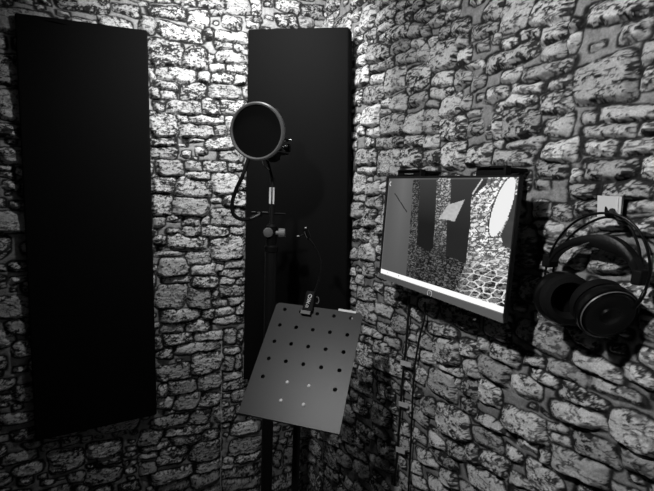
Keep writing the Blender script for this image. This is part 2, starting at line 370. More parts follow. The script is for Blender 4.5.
    tone = np.where(inside, tone, mt)
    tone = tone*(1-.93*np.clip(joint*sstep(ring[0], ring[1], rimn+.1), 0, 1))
    for su, v_lo, v_hi in seam:
        q = (np.abs(U-su-.0015*np.sin(V*40)) < .0022) & (V > v_lo) & (V < v_hi)
        tone = np.where(q, .55, tone)
    tone = np.clip(tone, .012, .85)
    P = to_world(U.ravel(), V.ravel(), hgt.ravel())
    idx = np.arange(nu*nv).reshape(nu, nv)
    quads = np.stack([idx[:-1, :-1], idx[1:, :-1], idx[1:, 1:], idx[:-1, 1:]], -1).reshape(-1, 4)
    # masonry core behind the faces
    core = np.array([(a, b, c) for c in (-.004, -.12) for a, b in ((u0, v0), (u1, v0), (u1, v1), (u0, v1))])
    Pc = to_world(core[:, 0], core[:, 1], core[:, 2]); o = nu*nv
    cq = np.array([(0,1,2,3),(7,6,5,4),(0,4,5,1),(1,5,6,2),(2,6,7,3),(3,7,4,0)])+o
    P = np.vstack([P, Pc]); quads = np.vstack([quads, cq])
    me = bpy.data.meshes.new(name)
    me.vertices.add(len(P)); me.vertices.foreach_set('co', P.astype(np.float32).ravel())
    me.loops.add(quads.size); me.loops.foreach_set('vertex_index', quads.astype(np.int32).ravel())
    me.polygons.add(len(quads)); me.polygons.foreach_set('loop_start', np.arange(0, quads.size, 4, dtype=np.int32))
    me.polygons.foreach_set('use_smooth', [True]*len(quads))
    me.update(calc_edges=True)
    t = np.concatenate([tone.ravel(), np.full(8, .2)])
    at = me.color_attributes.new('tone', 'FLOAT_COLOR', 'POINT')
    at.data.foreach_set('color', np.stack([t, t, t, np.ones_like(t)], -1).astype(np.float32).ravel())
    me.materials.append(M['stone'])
    ob = bpy.data.objects.new(name, me); COL.objects.link(ob); ob['kind'] = 'structure'
    return ob

back_stones = survey(BACK, ony, 0)
right_stones = survey(RIGHT, onx, 1)
_s = ony(221, 400)
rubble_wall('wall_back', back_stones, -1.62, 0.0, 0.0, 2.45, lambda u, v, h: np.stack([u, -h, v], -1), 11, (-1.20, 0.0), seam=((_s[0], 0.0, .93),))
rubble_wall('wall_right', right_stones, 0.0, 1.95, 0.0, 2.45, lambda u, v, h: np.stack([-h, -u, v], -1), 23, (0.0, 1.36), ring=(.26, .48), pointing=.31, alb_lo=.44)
tag(MB().box((-1.62, -1.95, -.1), (0, 0, 0)).build('floor', M['concrete'], smooth=False), kind='structure')
tag(MB().box((-1.62, -1.95, 2.45), (0, 0, 2.55)).build('ceiling', M['ceiling'], smooth=False), kind='structure')
tag(MB().box((-1.72, -1.95, 0), (-1.62, .1, 2.45)).build('wall_left', M['plaster'], smooth=False), kind='structure')
tag(MB().box((-1.72, -2.05, 0), (.1, -1.95, 2.45)).build('wall_front', M['plaster'], smooth=False), kind='structure')

# ------------------------------------------------------------------ lamps (hang above the picture)
def spot_lamp(spec, label):
    (x, y, z), aim, watt, cone = spec
    t = thing('ceiling_spotlight', label, 'lamp', (x, y, 2.45), 'ceiling spotlights of the booth')
    d = np.array(aim)-np.array((x, y, z)); d /= np.linalg.norm(d); p = np.array((x, y, z))
    MB().lathe((x, y, 0), (0, 0, 1), [(.045, 2.425), (.05, 2.43), (.05, 2.45)], 28).build('ceiling_rose', M['matte'], t)
    MB().tube([(x, y, 2.43), p-d*.07+np.array((0, 0, .03)), p-d*.07], .006, 10).build('stem', M['matte'], t)
    MB().lathe(p, d, [(.012, -.085), (.030, -.08), (.036, -.05), (.036, .012), (.033, .012), (.033, -.012)], 32).build('can', M['matte'], t)
    MB().lathe(p, d, [(.0325, -.010), (.020, -.004), (.0005, -.002)], 28).build('bulb', M['bulb'], t)
    ld = bpy.data.lights.new('lamp_light', 'SPOT'); ld.energy = watt; ld.shadow_soft_size = .028
    ld.spot_size = math.radians(cone); ld.spot_blend = 1.0
    lo = bpy.data.objects.new('lamp_light', ld); COL.objects.link(lo); lo.parent = t
    q = p+d*.02; lo.location = (q[0]-x, q[1]-y, q[2]-2.45)
    lo.rotation_euler = Vector(tuple(d)).to_track_quat('-Z', 'Y').to_euler()
spot_lamp(LAMP_A, 'small black ceiling spotlight aimed at the back stone wall')
spot_lamp(LAMP_B, 'small black ceiling spotlight aimed at the stone wall with the monitor')

# ------------------------------------------------------------------ acoustic panels
def panel(front, back_dir, th, label, name='acoustic_panel'):
    """front: corners top-left, top-right, bottom-right, bottom-left"""
    n = np.asarray(back_dir, float)
    c = (front[2]+front[3])/2+n*th
    t = thing(name, label, 'acoustic panel', c, 'black acoustic panels')
    R_, C_ = 28, 12
    f = [np.asarray(p, float) for p in front]
    m = MB(); rng = random.Random(4)
    m.hexa([p+n*th for p in (f[0], f[1], f[2], f[3])], [p for p in (f[0], f[1], f[2], f[3])])
    m.build('fabric_cover', M['fabric'], t, bevel=.006, seg=3)
    # timber back frame seen as a thin edge
    k = MB(); g = [p+n*th for p in f]; cc = sum(g)/4
    g = [cc+(p-cc)*.985 for p in g]
    k.hexa([p+n*.008 for p in g], g); k.build('back_frame', M['matte'], t, smooth=False)
    return t, f
tl, tr_, br, bl = [ony(*p, -.038) for p in ((14, 12), (147.5, 30), (157, 415), (35, 442))]
pa, fa = panel((tl, tr_, br, bl), (0, 1, 0), .020, 'tall black fabric acoustic panel flat on the back stone wall, at the far left')
# slack fold of fabric along the upper edge of the wall panel
fold = MB(); pts = smooth_curve([ony(44, 20, -.0395), ony(55, 21.5, -.041), ony(68, 25, -.0395)], 14)
fold.tube(pts, [.0005+.0022*math.sin(math.pi*i/13) for i in range(14)], 8); fold.build('fabric_fold', M['fabric'], pa)
pn = np.array([math.sin(math.radians(45)), math.cos(math.radians(45)), 0])
L0 = ony(248, 29, -.06)
tl, tr_, br, bl = L0, onpl(348.5, 26.5, L0, pn), onpl(346.5, 372, L0, pn), onpl(243, 380, L0, pn)
panel((tl, tr_, br, bl), pn, .048, 'tall black fabric acoustic panel set across the corner, behind the microphone')

# ------------------------------------------------------------------ monitor on the right wall
XF = -.100
oTL, oTR, oBR, oBL = onx(387.5, 176, XF+.004), onx(524, 174.5, XF+.004), onx(505.5, 323, XF-.004), onx(379.5, 277, XF-.004)
nm = np.cross(oTR-oTL, oBL-oTL); nm /= np.linalg.norm(nm)
if nm[0] > 0: nm = -nm                      # points into the room
pc = (oTL+oTR+oBR+oBL)/4
mon = thing('monitor', 'flat black monitor on the right stone wall, screen lit with a view of the booth', 'monitor', (0.0-.02, pc[1], pc[2]))
def onscr(x, y, lift=0.0):
    return onpl(x, y, pc+nm*lift, nm)
sTL, sTR, sBR, sBL = onscr(389.3, 178.6), onscr(519.8, 177.2), onscr(504.3, 313.6), onscr(380.8, 272.8)
O = [onscr(*p) for p in ((387.5, 176.3), (521.2, 175.3), (504.9, 323), (379.5, 277))]
I = [sTL, sTR, sBR, sBL]
fr = MB()
dpt = .008
Of = [p+nm*.003 for p in O]; If = [p+nm*.003 for p in I]; Ib = [p-nm*.001 for p in I]; Ob = [p-nm*dpt for p in O]
v = Of+If+Ib+Ob; q = []
for i in (0, 1, 3):
    j = (i+1) % 4; q += [(i, j, 4+j, 4+i), (4+i, 4+j, 8+j, 8+i), (12+i, 12+j, j, i)]
i, j = 2, 3; q += [(4+i, 4+j, 8+j, 8+i), (12+i, 12+j, j, i), (12, 13, 14, 15), (8, 9, 10, 11), (i, j, 4+j, 4+i)]
fr.add(v, q); fr.build('frame', M['bezel'], mon, smooth=False)
# lighter plastic strip under the picture
ch = MB(); cb = [Of[3], Of[2], If[2], If[3]]
ch.hexa([p+nm*.0002 for p in cb], [p+nm*.0022 for p in cb]); chin = tag(ch.build('lower_bezel', M['chin'], mon, smooth=False), 'dark grey strip under the lit screen')
lg = MB(); c0 = onscr(429.5, 293.5, .0056); au = (O[2]-O[3])/np.linalg.norm(O[2]-O[3]); av = np.cross(au, nm); av = av if av[2] > 0 else -av
lg.tube([c0+.0075*(au*math.cos(a)+av*math.sin(a)) for a in np.linspace(math.radians(-60), math.radians(225), 22)], .0009, 6)
lg.tube([c0+au*.001+av*.004, c0-au*.001-av*.001], .0007, 6)
tag(sub(lg, 'logo', M['white'], chin), 'small round pale maker mark')
# tapering back shell, wall arm and two hooks over the top edge
bk = MB(); cO = sum(O)/4
def ins(k, back): return [cO+(p-cO)*k-nm*back for p in O]
bk.hexa(ins(.62, .046), ins(.84, dpt-.0005)); bk.build('back_shell', M['bezel'], mon, bevel=.004)
MB().box((-.052, pc[1]-.05, pc[2]-.05), (-.010, pc[1]+.05, pc[2]+.05)).build('wall_mount', M['matte'], mon, bevel=.003)
for (xa, xb, y0_, ys, xs0, xs1, ysc) in ((400, 423, 176, 169.5, 405, 413, 174.0), (478.5, 508, 174.5, 166, 481, 489, 166.3)):
    a_, b_ = onx(xa, y0_, -.070), onx(xb, y0_, -.070); tz = onx((xa+xb)/2, ys, -.070)[2]
    h = MB()
    h.box((-.078, min(a_[1], b_[1]), pc[2]+.09), (-.062, max(a_[1], b_[1]), tz))
    h.box((-.078, min(a_[1], b_[1])+.004, tz-.010), (-.008, max(a_[1], b_[1])-.004, tz-.003))
    hk = h.build('mount_hook', M['matte'], mon, bevel=.0015)
    s0, s1 = onx(xs0, ysc, -.082), onx(xs1, ysc, -.082)
    sub(MB().tube([s0, s1], .0016, 8), 'hook_glint', M['steel'], hk)  # thin bright bar drawn in for the highlight line on the hook
for px in ((474.5, 319.5), (489.3, 318.3)):
    e = onx(*px, -.075)
    pg = MB().tube([e+np.array([0, 0, .004]), e+np.array([.005, .003, .05])], .0045, 10).build('plug', M['cable'], mon)
    tag(sub(MB().tube([e+np.array([0, 0, .0045]), e+np.array([0, 0, -.001])], .0032, 10), 'plug_tip', M['white'], pg), 'pale plug tip')

# the picture on the screen: painted from shapes, on a fine grid of cells
def screen_picture(nu=230, nv=170):
    def uv(cx, cy):                         # survey patch [360,150] at 491/180
        p = onscr(360+cx/2.728, 150+cy/2.728)
        # inverse bilinear (nearly a rectangle)
        A = np.stack([sTR-sTL, sBL-sTL], 1); s_, *_ = np.linalg.lstsq(A, p-sTL, rcond=None)
        return s_[0], s_[1]
    U, V = np.meshgrid((np.arange(nu)+.5)/nu, (np.arange(nv)+.5)/nv, indexing='ij')
    def inside(poly):
        P = [uv(*p) for p in poly]; r_ = np.zeros(U.shape, bool)
        for i in range(len(P)):
            (x1, y1), (x2, y2) = P[i-1], P[i]
            c = ((y1 > V) != (y2 > V)); xx = (x2-x1)*(V-y1)/((y2-y1) or 1e-9)+x1
            r_ ^= c & (U < xx)
        return r_
    N = Noise(77); N2 = Noise(78)
    def stones_pic(su, sv, lo, hi, line, sl):
        """cellular stones: tone and distance to the joint (0 at the joint)"""
        uu, vv = U*su+V*sl, V*sv+U*sl*.6
        gi, gj = np.floor(uu).astype(int), np.floor(vv).astype(int)
        d1 = np.full(U.shape, 9.); d2 = np.full(U.shape, 9.); cid = np.zeros(U.shape)
        for a in (-1, 0, 1):
            for b in (-1, 0, 1):
                px_ = gi+a+.15+.7*N.t[(gi+a) % 256, (gj+b) % 256]; py_ = gj+b+.15+.7*N2.t[(gi+a) % 256, (gj+b) % 256]
                d = np.hypot(uu-px_, (vv-py_)); nw = d < d1
                d2 = np.where(nw, d1, np.minimum(d2, d)); cid = np.where(nw, N.t[(gj+b) % 256, (gi+a) % 256], cid); d1 = np.where(nw, d, d1)
        n = N.fbm(U*su*3, V*sv*3+U*su, 4)
        body = (lo+(hi-lo)*sstep(.38, .62, n))*(.6+.6*cid)
        return body, 1-(d2-d1)
    T = np.full(U.shape, .03)
    body, m = stones_pic(26, 40, .004, .13, 0, 3)
    T = np.where(m > .86, .005, body*(.5+.7*U))
    g = inside([(60, 60), (147, 60), (136, 210), (125, 345), (40, 345)])
    T = np.where(g, .085+.045*np.clip(1-np.abs((U-.16)/.12), 0, 1)*(1-V)+.02*(1-V), T)
    ln = [uv(95, 118), uv(128, 170)]
    d = np.array(ln[1])-np.array(ln[0]); tt = ((U-ln[0][0])*d[0]+(V-ln[0][1])*d[1])/(d@d)
    dist = np.hypot(U-ln[0][0]-tt*d[0], V-ln[0][1]-tt*d[1])
    T = np.where((dist < .005) & (tt > 0) & (tt < 1), .015, T)
    s2 = inside([(147, 60), (166, 60), (154, 262), (150, 350), (125, 345), (136, 210)])
    body, m = stones_pic(34, 50, .012, .15, 0, 2); T = np.where(s2, np.where(m > .85, .01, body), T)
    p1 = inside([(166, 60), (211, 60), (199, 268), (184, 278), (154, 258)])
    T = np.where(p1, .005+.035*np.clip(1-V*2.4, 0, 1), T)
    s3 = inside([(211, 60), (250, 60), (246, 140), (236, 195), (232, 300), (196, 290), (204, 200)])
    body, m = stones_pic(28, 42, .08, .48, 0, 2)
    T = np.where(s3, np.where(m > .86, .04, body)*(1.15-1.5*np.clip(V-.05, 0, .62)), T)
    p2 = inside([(250, 60), (334, 60), (352, 60), (345, 95), (302, 135), (300, 190), (285, 312), (262, 300), (232, 290), (238, 180), (246, 140)])
    T = np.where(p2, .012+.022*np.clip(1-V*2.2, 0, 1), T)
    s4 = inside([(352, 60), (445, 60), (440, 440), (250, 400), (285, 312), (300, 190), (303, 130), (345, 95)])
    body, m = stones_pic(20, 26, .02, .85, 0, 8)
    up = np.where(m > .90, .05, .10+body*1.0)
    body, m = stones_pic(17, 21, .01, .30, 0, 6)
    lo_ = np.where(m > .84+.1*N(U*9, V*9), .80, body)
    w = sstep(.55, .80, V)*sstep(.62, .82, U)
    T = np.where(s4, up*(1-w)+lo_*w, T)*np.where(s4, .18+.82*sstep(.50, .80, U+.25*(.5-V)), 1)
    tr2 = inside([(240, 150), (285, 136), (257, 196), (232, 190), (214, 188)])
    T = np.where(tr2, .42+.1*N(U*60, V*60), T)
    wl = inside([(333, 78), (336, 80), (308, 122), (305, 119)])
    T = np.where(wl, .62, T)
    sh = inside([(406, 130), (418, 118), (436, 128), (432, 262), (392, 270), (380, 235), (402, 190)])
    T = np.where(sh, .035+.02*N(U*30, V*30), T)
    cx, cy = uv(386, 158); ex, ey = uv(408, 160); ax_ = .050; ay_ = .225
    du, dv_ = U-cx, V-cy; du = du+.16*dv_
    T = np.where((du/ax_)**2+(dv_/ay_)**2 < 1, .86, T)
    T = np.where(((du/ax_)**2+(dv_/ay_)**2 >= 1) & ((du/(ax_+.008))**2+(dv_/(ay_+.01))**2 < 1) & (du < 0), .03, T)
    bt, bb = uv(57, 324)[1], 1.0
    T = np.where(V > .950, 1.0, T)
    for cx_, cy_ in ((75, 334), (105, 343)):
        a, b = uv(cx_, cy_); T = np.where(np.hypot((U-a)*1.5, V-b-.004) < .007, .12, T)
    a, b = uv(84, 92); r_ = np.hypot((U-a)*1.5, V-b)
    T = np.where((r_ > .010) & (r_ < .022) & (U < a+.006), .7, T)
    T = np.where((U < .006) & (V < .950), .18, T)
    T = np.where((V < .012), np.maximum(T, .10), T)
    vs_ = []; fs_ = []; tone = []
    me = bpy.data.meshes.new('screen')
    gu, gv = np.meshgrid(np.linspace(0, 1, nu+1), np.linspace(0, 1, nv+1), indexing='ij')
    P = ((1-gu)*(1-gv))[..., None]*sTL+(gu*(1-gv))[..., None]*sTR+(gu*gv)[..., None]*sBR+((1-gu)*gv)[..., None]*sBL
    P = P.reshape(-1, 3)+nm*.0003-np.array(mon.matrix_world.translation)
    ix = np.arange((nu+1)*(nv+1)).reshape(nu+1, nv+1)
    Q = np.stack([ix[:-1, :-1], ix[:-1, 1:], ix[1:, 1:], ix[1:, :-1]], -1).reshape(-1, 4)
    me.vertices.add(len(P)); me.vertices.foreach_set('co', P.astype(np.float32).ravel())
    me.loops.add(Q.size); me.loops.foreach_set('vertex_index', Q.astype(np.int32).ravel())
    me.polygons.add(len(Q)); me.polygons.foreach_set('loop_start', np.arange(0, Q.size, 4, dtype=np.int32))
    me.update(calc_edges=True)
    at = me.color_attributes.new('tone', 'FLOAT_COLOR', 'CORNER')
    t = np.repeat(np.clip(T, 0, 1).ravel(), 4)
    at.data.foreach_set('color', np.stack([t, t, t, np.ones_like(t)], -1).astype(np.float32).ravel())
    me.materials.append(M['screen'])
    o = bpy.data.objects.new('screen', me); COL.objects.link(o); o.parent = mon
    tag(o, 'lit screen showing stone walls, dark panels and a white disc, white bar below')
screen_picture()

# ------------------------------------------------------------------ adhesive hook and headphones
hk = thing('wall_hook', 'small pale square adhesive hook on the right stone wall, above the headphones', 'hook', onx(610, 206, -.014))
hq = [onx(*p, -.0165) for p in ((597.5, 195.5), (622, 196.5), (620, 217), (597, 217))]
MB().hexa([p+np.array([.006, 0, 0]) for p in hq], hq).build('plate', M['tape'], hk, smooth=False)
eg = [onx(*p, -.0180) for p in ((618.2, 197.5), (616.8, 216))]
MB().tube(eg, .0009, 6).build('plate_edge', M['white'], hk)
prong = smooth_curve([onx(612, 211, -.018), onx(611, 214.5, -.040), onx(607.5, 215, -.058), onx(605.6, 206.5, -.062)], 14)
MB().tube(prong, [.005]*6+[.0048, .0046, .0044, .004, .0035, .0028, .002, .001], 10).build('prong', M['matte'], hk)

hp = thing('headphones', 'black over-ear headphones with twin wire headband hanging from the wall hook', 'headphones', onx(600, 300, -.05))
def arc(pts, X, n=70): return smooth_curve([onx(a, b, X) for a, b in pts], n)
MB().tube(arc([(545, 300), (544.5, 285), (546.5, 266), (553, 248), (562, 234), (574, 222.5), (588, 215.5), (604, 213), (620, 216), (634, 225), (644, 240), (649, 257), (650, 274), (645, 291), (640, 302)], -.062), .0021, 10).build('headband_wire', M['gloss'], hp)
MB().tube(arc([(553, 290), (553, 272), (559, 253), (568, 239), (579, 229), (592, 221.5), (606, 217), (618, 219), (629, 226), (636, 239), (640, 254), (640, 270), (636, 284)], -.040), .0021, 10).build('headband_wire', M['gloss'], hp)
# leather head strap: a wide padded strip following its own arch
def strip(pts, X0, X1, th, name, m):
    ca = smooth_curve([onx(a, b, (X0+X1)/2) for a, b in pts], 40)
    thk = th if callable(th) else (lambda s: th)
    vs_, fs_ = [], []
    for i, p in enumerate(ca):
        t = ca[min(i+1, 39)]-ca[max(i-1, 0)]; t /= np.linalg.norm(t)
        nn = np.cross(t, (1, 0, 0)); nn /= np.linalg.norm(nn)
        h = thk(i/39)
        prof = [(-1, -.55), (-.8, -1), (.8, -1), (1, -.55), (1, .55), (.8, 1), (-.8, 1), (-1, .55)]
        for a, b in prof: vs_.append(np.array(p)+np.array([1, 0, 0])*a*(X1-X0)/2+nn*b*h/2)
    for i in range(39):
        for j in range(8): fs_.append((i*8+j, i*8+(j+1) % 8, i*8+8+(j+1) % 8, i*8+8+j))
    fs_ += [tuple(range(8))[::-1], tuple(39*8+j for j in range(8))]
    return MB().add(vs_, fs_).build(name, m, hp)
strap = strip([(550, 263), (558, 252), (568, 245), (581, 241), (595, 240.5), (608, 243), (620, 248), (630, 256), (637, 267), (641, 280)], -.062, -.040,
      lambda s: .010+.014*math.exp(-((s-.55)/.2)**2), 'head_strap', M['leather'])
sub(MB().tube([onx(579, 246.5, -.071), onx(584, 244.5, -.071), onx(589, 242.5, -.071)], [.0008, .0016, .0008], 6), 'strap_seam', M['steel'], strap)
for (c, w_) in (((550.5, 260.5), .012), ((641, 277), .012)):
    p = onx(*c, -.050)
    MB().obox(p, (1, 0, 0), (0, 1, 0), (0, 0, 1), .014, .008, w_).build('slider_block', M['matte'], hp, bevel=.003)
# ear cups: axis roughly along the wall, canted
def ear_cup(c, axis, R_, name):
    ax = np.asarray(axis, float); ax /= np.linalg.norm(ax)
    shell = MB().lathe(c, ax, [(R_*.55, -.018), (R_*.86, -.016), (R_*.97, -.008), (R_, .000), (R_*.985, .007), (R_*.93, .0085), (R_*.90, .0065), (R_*.86, .010), (R_*.80, .0125), (R_*.76, .0125), (R_*.62, .011), (R_*.34, .012), (R_*.30, .015), (R_*.12, .0165), (.0005, .017)], 56).build('ear_cup', M['gloss'], hp)
    sub(MB().lathe(c, ax, [(R_*.885, .0075), (R_*.905, .0105), (R_*.925, .0085)], 56, close=True), 'trim_ring', M['rim'], shell)
    pd = MB().lathe(c, ax, [(R_*.48, -.020), (R_*.52, -.032), (R_*.66, -.039), (R_*.84, -.036), (R_*.93, -.027), (R_*.90, -.017), (R_*.6, -.016)], 56, close=True).build('ear_pad', M['foam'], hp)
    sub(MB().lathe(c, ax, [(R_*.5, -.0185), (.0005, -.0195)], 40), 'driver_cloth', M['gauze'], pd)
    return shell
ear_cup(onx(606, 311.5, -.066), (-.42, -.80, -.30), .047, 'right')
ear_cup(onx(562, 297.5, -.064), (.58, .78, -.10), .047, 'left')
for a, b, X in (((645, 291), (634, 308), -.062), ((545, 292), (546, 312), -.060)):
    MB().tube(smooth_curve([onx(*a, X), onx((a[0]+b[0])/2+1, (a[1]+b[1])/2, X-.004), onx(*b, X)], 10), .003, 10).build('yoke', M['gloss'], hp)

# ------------------------------------------------------------------ microphone stand
mp = dep(271.5, 232, 1.30); MX, MY = mp[0], mp[1]
def pole_at(py): 
    p = dep(270, py, 1.30); return np.array([MX, MY, p[2]])
zc = mp[2]
st = thing('microphone_stand', 'black straight microphone stand with clutch, standing behind the perforated music stand', 'microphone stand', (MX, MY, 0))
MB().tube([(MX, MY, .02), (MX, MY, zc-.055)], .0185, 20).build('lower_tube', M['pole'], st)
MB().lathe((MX, MY, 0), (0, 0, 1), [(.125, 0), (.125, .012), (.110, .018), (.03, .026), (.022, .05)], 48).build('round_base', M['matte'], st)
cl = MB().lathe((MX, MY, zc), (0, 0, 1), [(.0190, -.062), (.0215, -.060), (.0215, -.045), (.0170, -.040), (.0165, -.020), (.0170, .018), (.0120, .024)], 24).build('clutch', M['matte'], st)
side = CR*np.array([1, 1, 0]); side /= np.linalg.norm(side); toward = np.array([_f[0], _f[1], 0])*-1; toward /= np.linalg.norm(toward)
kl = np.array([MX, MY, zc])-side*.010+toward*.012
MB().lathe(kl, toward+side*.3, [(.006, -.004), (.0145, .000), (.0155, .008), (.0135, .014), (.005, .016)], 12).build('clutch_knob', M['knob'], st)
kr = np.array([MX, MY, zc-.002])+side*.030+toward*.004
MB().lathe(kr-side*.012, side, [(.007, -.004), (.007, .004), (.0145, .005), (.0155, .012), (.0145, .024), (.010, .026)], 14).build('boom_knob', M['knob'], st)
zx0, zx1 = pole_at(204)[2], pole_at(187)[2]
MB().tube([(MX, MY, zc+.02), (MX, MY, zx0)], .0075, 16).build('upper_rod', M['pole'], st)
cs = MB().lathe((MX, MY, 0), (0, 0, 1), [(.0070, zx0), (.0082, zx0+.002), (.0082, zx1-.002), (.0070, zx1)], 24).build('sleeve', M['pole'], st)
for sx, wd in ((-.0050, .0032), (.0052, .0026)):
    sub(MB().obox(np.array([MX, MY, (zx0+zx1)/2])+side*sx+toward*.0075, side, toward, (0, 0, 1), wd, .0035, (zx1-zx0)/2-.001), 'chrome_glint', M['white'], cs, bevel=.001)  # white bars paint in the two bright reflections of a chrome sleeve
zt = pole_at(178)[2]
MB().tube([(MX, MY, zx1), (MX, MY, zt)], .0065, 14).build('thread_rod', M['pole'], st)
zb = dep(270, 213.2, 1.30)[2]
bp0, bp1 = np.array([MX, MY, zb])-side*.062, np.array([MX, MY, zb])+side*.042
xb = MB().tube([bp0, bp1], .0032, 10).build('cross_bar', M['matte'], st)
sub(MB().tube([bp0+toward*.003+np.array([0, 0, .003]), bp0+side*.05+toward*.003+np.array([0, 0, .0035])], .0009, 6), 'bar_screw', M['steel'], xb)

# ------------------------------------------------------------------ microphone in its shock mount
mc = np.array([MX, MY, dep(270, 138, 1.30)[2]])
mic = thing('microphone', 'black studio microphone in a shock mount, half hidden behind the round pop filter', 'microphone', (MX, MY, zt))
up = np.array([0, 0, 1.0])
bd = MB().lathe(mc, up, [(.008, -.075), (.020, -.068), (.0235, -.055), (.0240, .010)], 32).build('body', M['matte'], mic)
gr = MB().lathe(mc, up, [(.0240, .010), (.0245, .014), (.0245, .055), (.021, .072), (.012, .081), (.0005, .083)], 32).build('grille', M['gauze'], mic)
for dz in (-.048, -.008):
    MB().tube([mc+up*dz+.044*(np.array([math.cos(a), math.sin(a), 0])) for a in np.linspace(0, 2*math.pi, 36, endpoint=False)], .0035, 8, closed=True).build('shock_ring', M['matte'], mic)
for k in range(6):
    a = math.pi*k/3+.3; d = np.array([math.cos(a), math.sin(a), 0])
    MB().tube([mc+up*-.048+d*.044, mc+up*-.030+d*.024, mc+up*-.008+d*.044], .0014, 6).build('elastic_band', M['cable'], mic)
MB().tube(smooth_curve([mc-up*.055-side*.030+toward*.03, mc-up*.085-side*.025+toward*.028, mc-up*.098-side*.008+toward*.022], 10), .0018, 8).build('mount_arm', M['rim'], mic)
MB().tube([mc-up*.050-side*.030-toward*.03, mc-up*.085-side*.012, (MX, MY, zt-.004)], .004, 8).build('mount_fork', M['matte'], mic)
wk = dep(286.5, 148, 1.28)
kb = MB().lathe(wk-side*.008, side, [(.006, -.006), (.006, .002), (.012, .004), (.0125, .018), (.010, .021)], 14).build('mount_knob', M['gloss'], mic)
ws = [dep(284.5, 141.5, 1.265), dep(287, 140.2, 1.262), dep(291.5, 139.8, 1.265)]
tag(sub(MB().tube(ws, [.0018, .0026, .0022], 8), 'wing_screw', M['steel'], kb), 'pale metal wing screw')
MB().tube([dep(284, 142, 1.268), dep(276, 143, 1.30)], .003, 8).build('screw_shaft', M['matte'], mic)

# ------------------------------------------------------------------ pop filter on its gooseneck
PD = 1.15
pcn = dep(257.2, 131.5, PD)
pax = -(pcn-CAM)/np.linalg.norm(pcn-CAM)                 # towards the singer
pax = pax-side*.36+up*.06; pax /= np.linalg.norm(pax)
pf = thing('pop_filter', 'round black pop filter on a bent gooseneck, in front of the microphone', 'pop filter', dep(251, 218, 1.24))
RP = .0735
rim = MB().lathe(pcn, pax, [(RP-.0035, .0065), (RP+.0005, .0075), (RP+.0042, .0045), (RP+.0045, -.0060), (RP+.001, -.0085), (RP-.004, -.0075)], 96, close=True).build('hoop', M['rim'], pf)
MB().lathe(pcn, pax, [(RP-.003, .0015), (RP*.5, .0022), (.0005, .0024)], 64).build('gauze', M['gauze'], pf)
MB().lathe(pcn, pax, [(RP-.003, -.0035), (RP*.5, -.0042), (.0005, -.0044)], 64).build('gauze', M['gauze'], pf)
gp = [(250, 155, 1.172), (247, 163, 1.174), (242.5, 176, 1.18), (236, 190, 1.20), (232.2, 203, 1.215), (233.5, 214, 1.225), (241, 219.3, 1.235), (249, 219, 1.245), (255, 216.3, 1.26)]
MB().tube(smooth_curve([dep(*p) for p in gp], 60), .0056, 12).build('gooseneck', M['cable'], pf)
MB().tube([dep(252, 150, 1.170), dep(248.5, 159, 1.173)], [.006, .0075], 12).build('hoop_socket', M['gloss'], pf)
cpa = MB().obox(dep(258.5, 214.0, 1.272), side, toward, up, .010, .009, .007).build('clamp', M['gloss'], pf, bevel=.002)
tag(sub(MB().tube([dep(250.5, 218.5, 1.238), dep(257, 215.5, 1.25), dep(260, 213.6, 1.256)], [.0015, .0026, .0018], 8), 'clamp_screw', M['steel'], cpa), 'pale metal clamp screw')

# ------------------------------------------------------------------ perforated music stand
psi, til, rl = -.7256, .788, -.0161
tw = np.array([math.cos(psi), math.sin(psi), 0]); tn = np.array([math.sin(psi), -math.cos(psi), 0])
tu = math.cos(til)*up-math.sin(til)*tn
TW = math.cos(rl)*tw+math.sin(rl)*tu; TU = -math.sin(rl)*tw+math.cos(rl)*tu; TN = np.cross(TW, TU)
TC = np.array([-.4002, -.7434, .9651])
def tp(a, b, h=0.0): return TC+TW*a+TU*b+TN*h          # tray coordinates in metres
HT, HB, HWT, HWB = .2791, -.0365, .1265, .1285
base = tp(0, .13, -.05)
PX, PY = base[0]-.0225, base[1]+.0155
ms = thing('music_stand', 'dark metal music stand with a tilted perforated tray, in front of the microphone stand', 'music stand', (PX, PY, 0))
holes = []
for j in range(5):
    for i in range(5):
        if j == 4 and i in (1, 2, 3): continue
        holes.append(((i-2)*.0481, HT-.0192-.0494*j))
def tray_mesh():
    rr = .012
    pts = []
    def corner(cx, cy, a0, r_):
        for k in range(7):
            a = a0+math.pi/2*k/6; pts.append((cx+r_*math.cos(a), cy+r_*math.sin(a)))
    corner(HWT-rr, HT-rr, 0, rr); corner(-HWT+rr, HT-rr, math.pi/2, rr)
    corner(-HWB+.003, HB+.003, math.pi, .003); corner(HWB-.003, HB+.003, 1.5*math.pi, .003)
    cu = bpy.data.curves.new('tray_outline', 'CURVE'); cu.dimensions = '2D'; cu.fill_mode = 'BOTH'; cu.extrude = .0011
    def loop(P):
        sp = cu.splines.new('POLY'); sp.points.add(len(P)-1); sp.use_cyclic_u = True
        for q, (x, y) in zip(sp.points, P): q.co = (x, y, 0, 1)
    loop(pts)
    for hx, hy in holes: loop([(hx+.0054*math.cos(2*math.pi*k/24), hy+.0054*math.sin(2*math.pi*k/24)) for k in range(24)])
    tmp = bpy.data.objects.new('tray_outline', cu); COL.objects.link(tmp)
    bpy.context.view_layer.update()
    me = bpy.data.meshes.new_from_object(tmp.evaluated_get(bpy.context.evaluated_depsgraph_get()))
    bpy.data.objects.remove(tmp); bpy.data.curves.remove(cu)
    me.name = 'tray'
    for v_ in me.vertices:
        x, y, z = v_.co; v_.co = tuple(tp(x, y, z-.0011)-np.array((PX, PY, 0)))
    me.materials.clear(); me.materials.append(M['tray'])
    o = bpy.data.objects.new('tray', me); COL.objects.link(o); o.parent = ms
    return o
tray = tray_mesh()
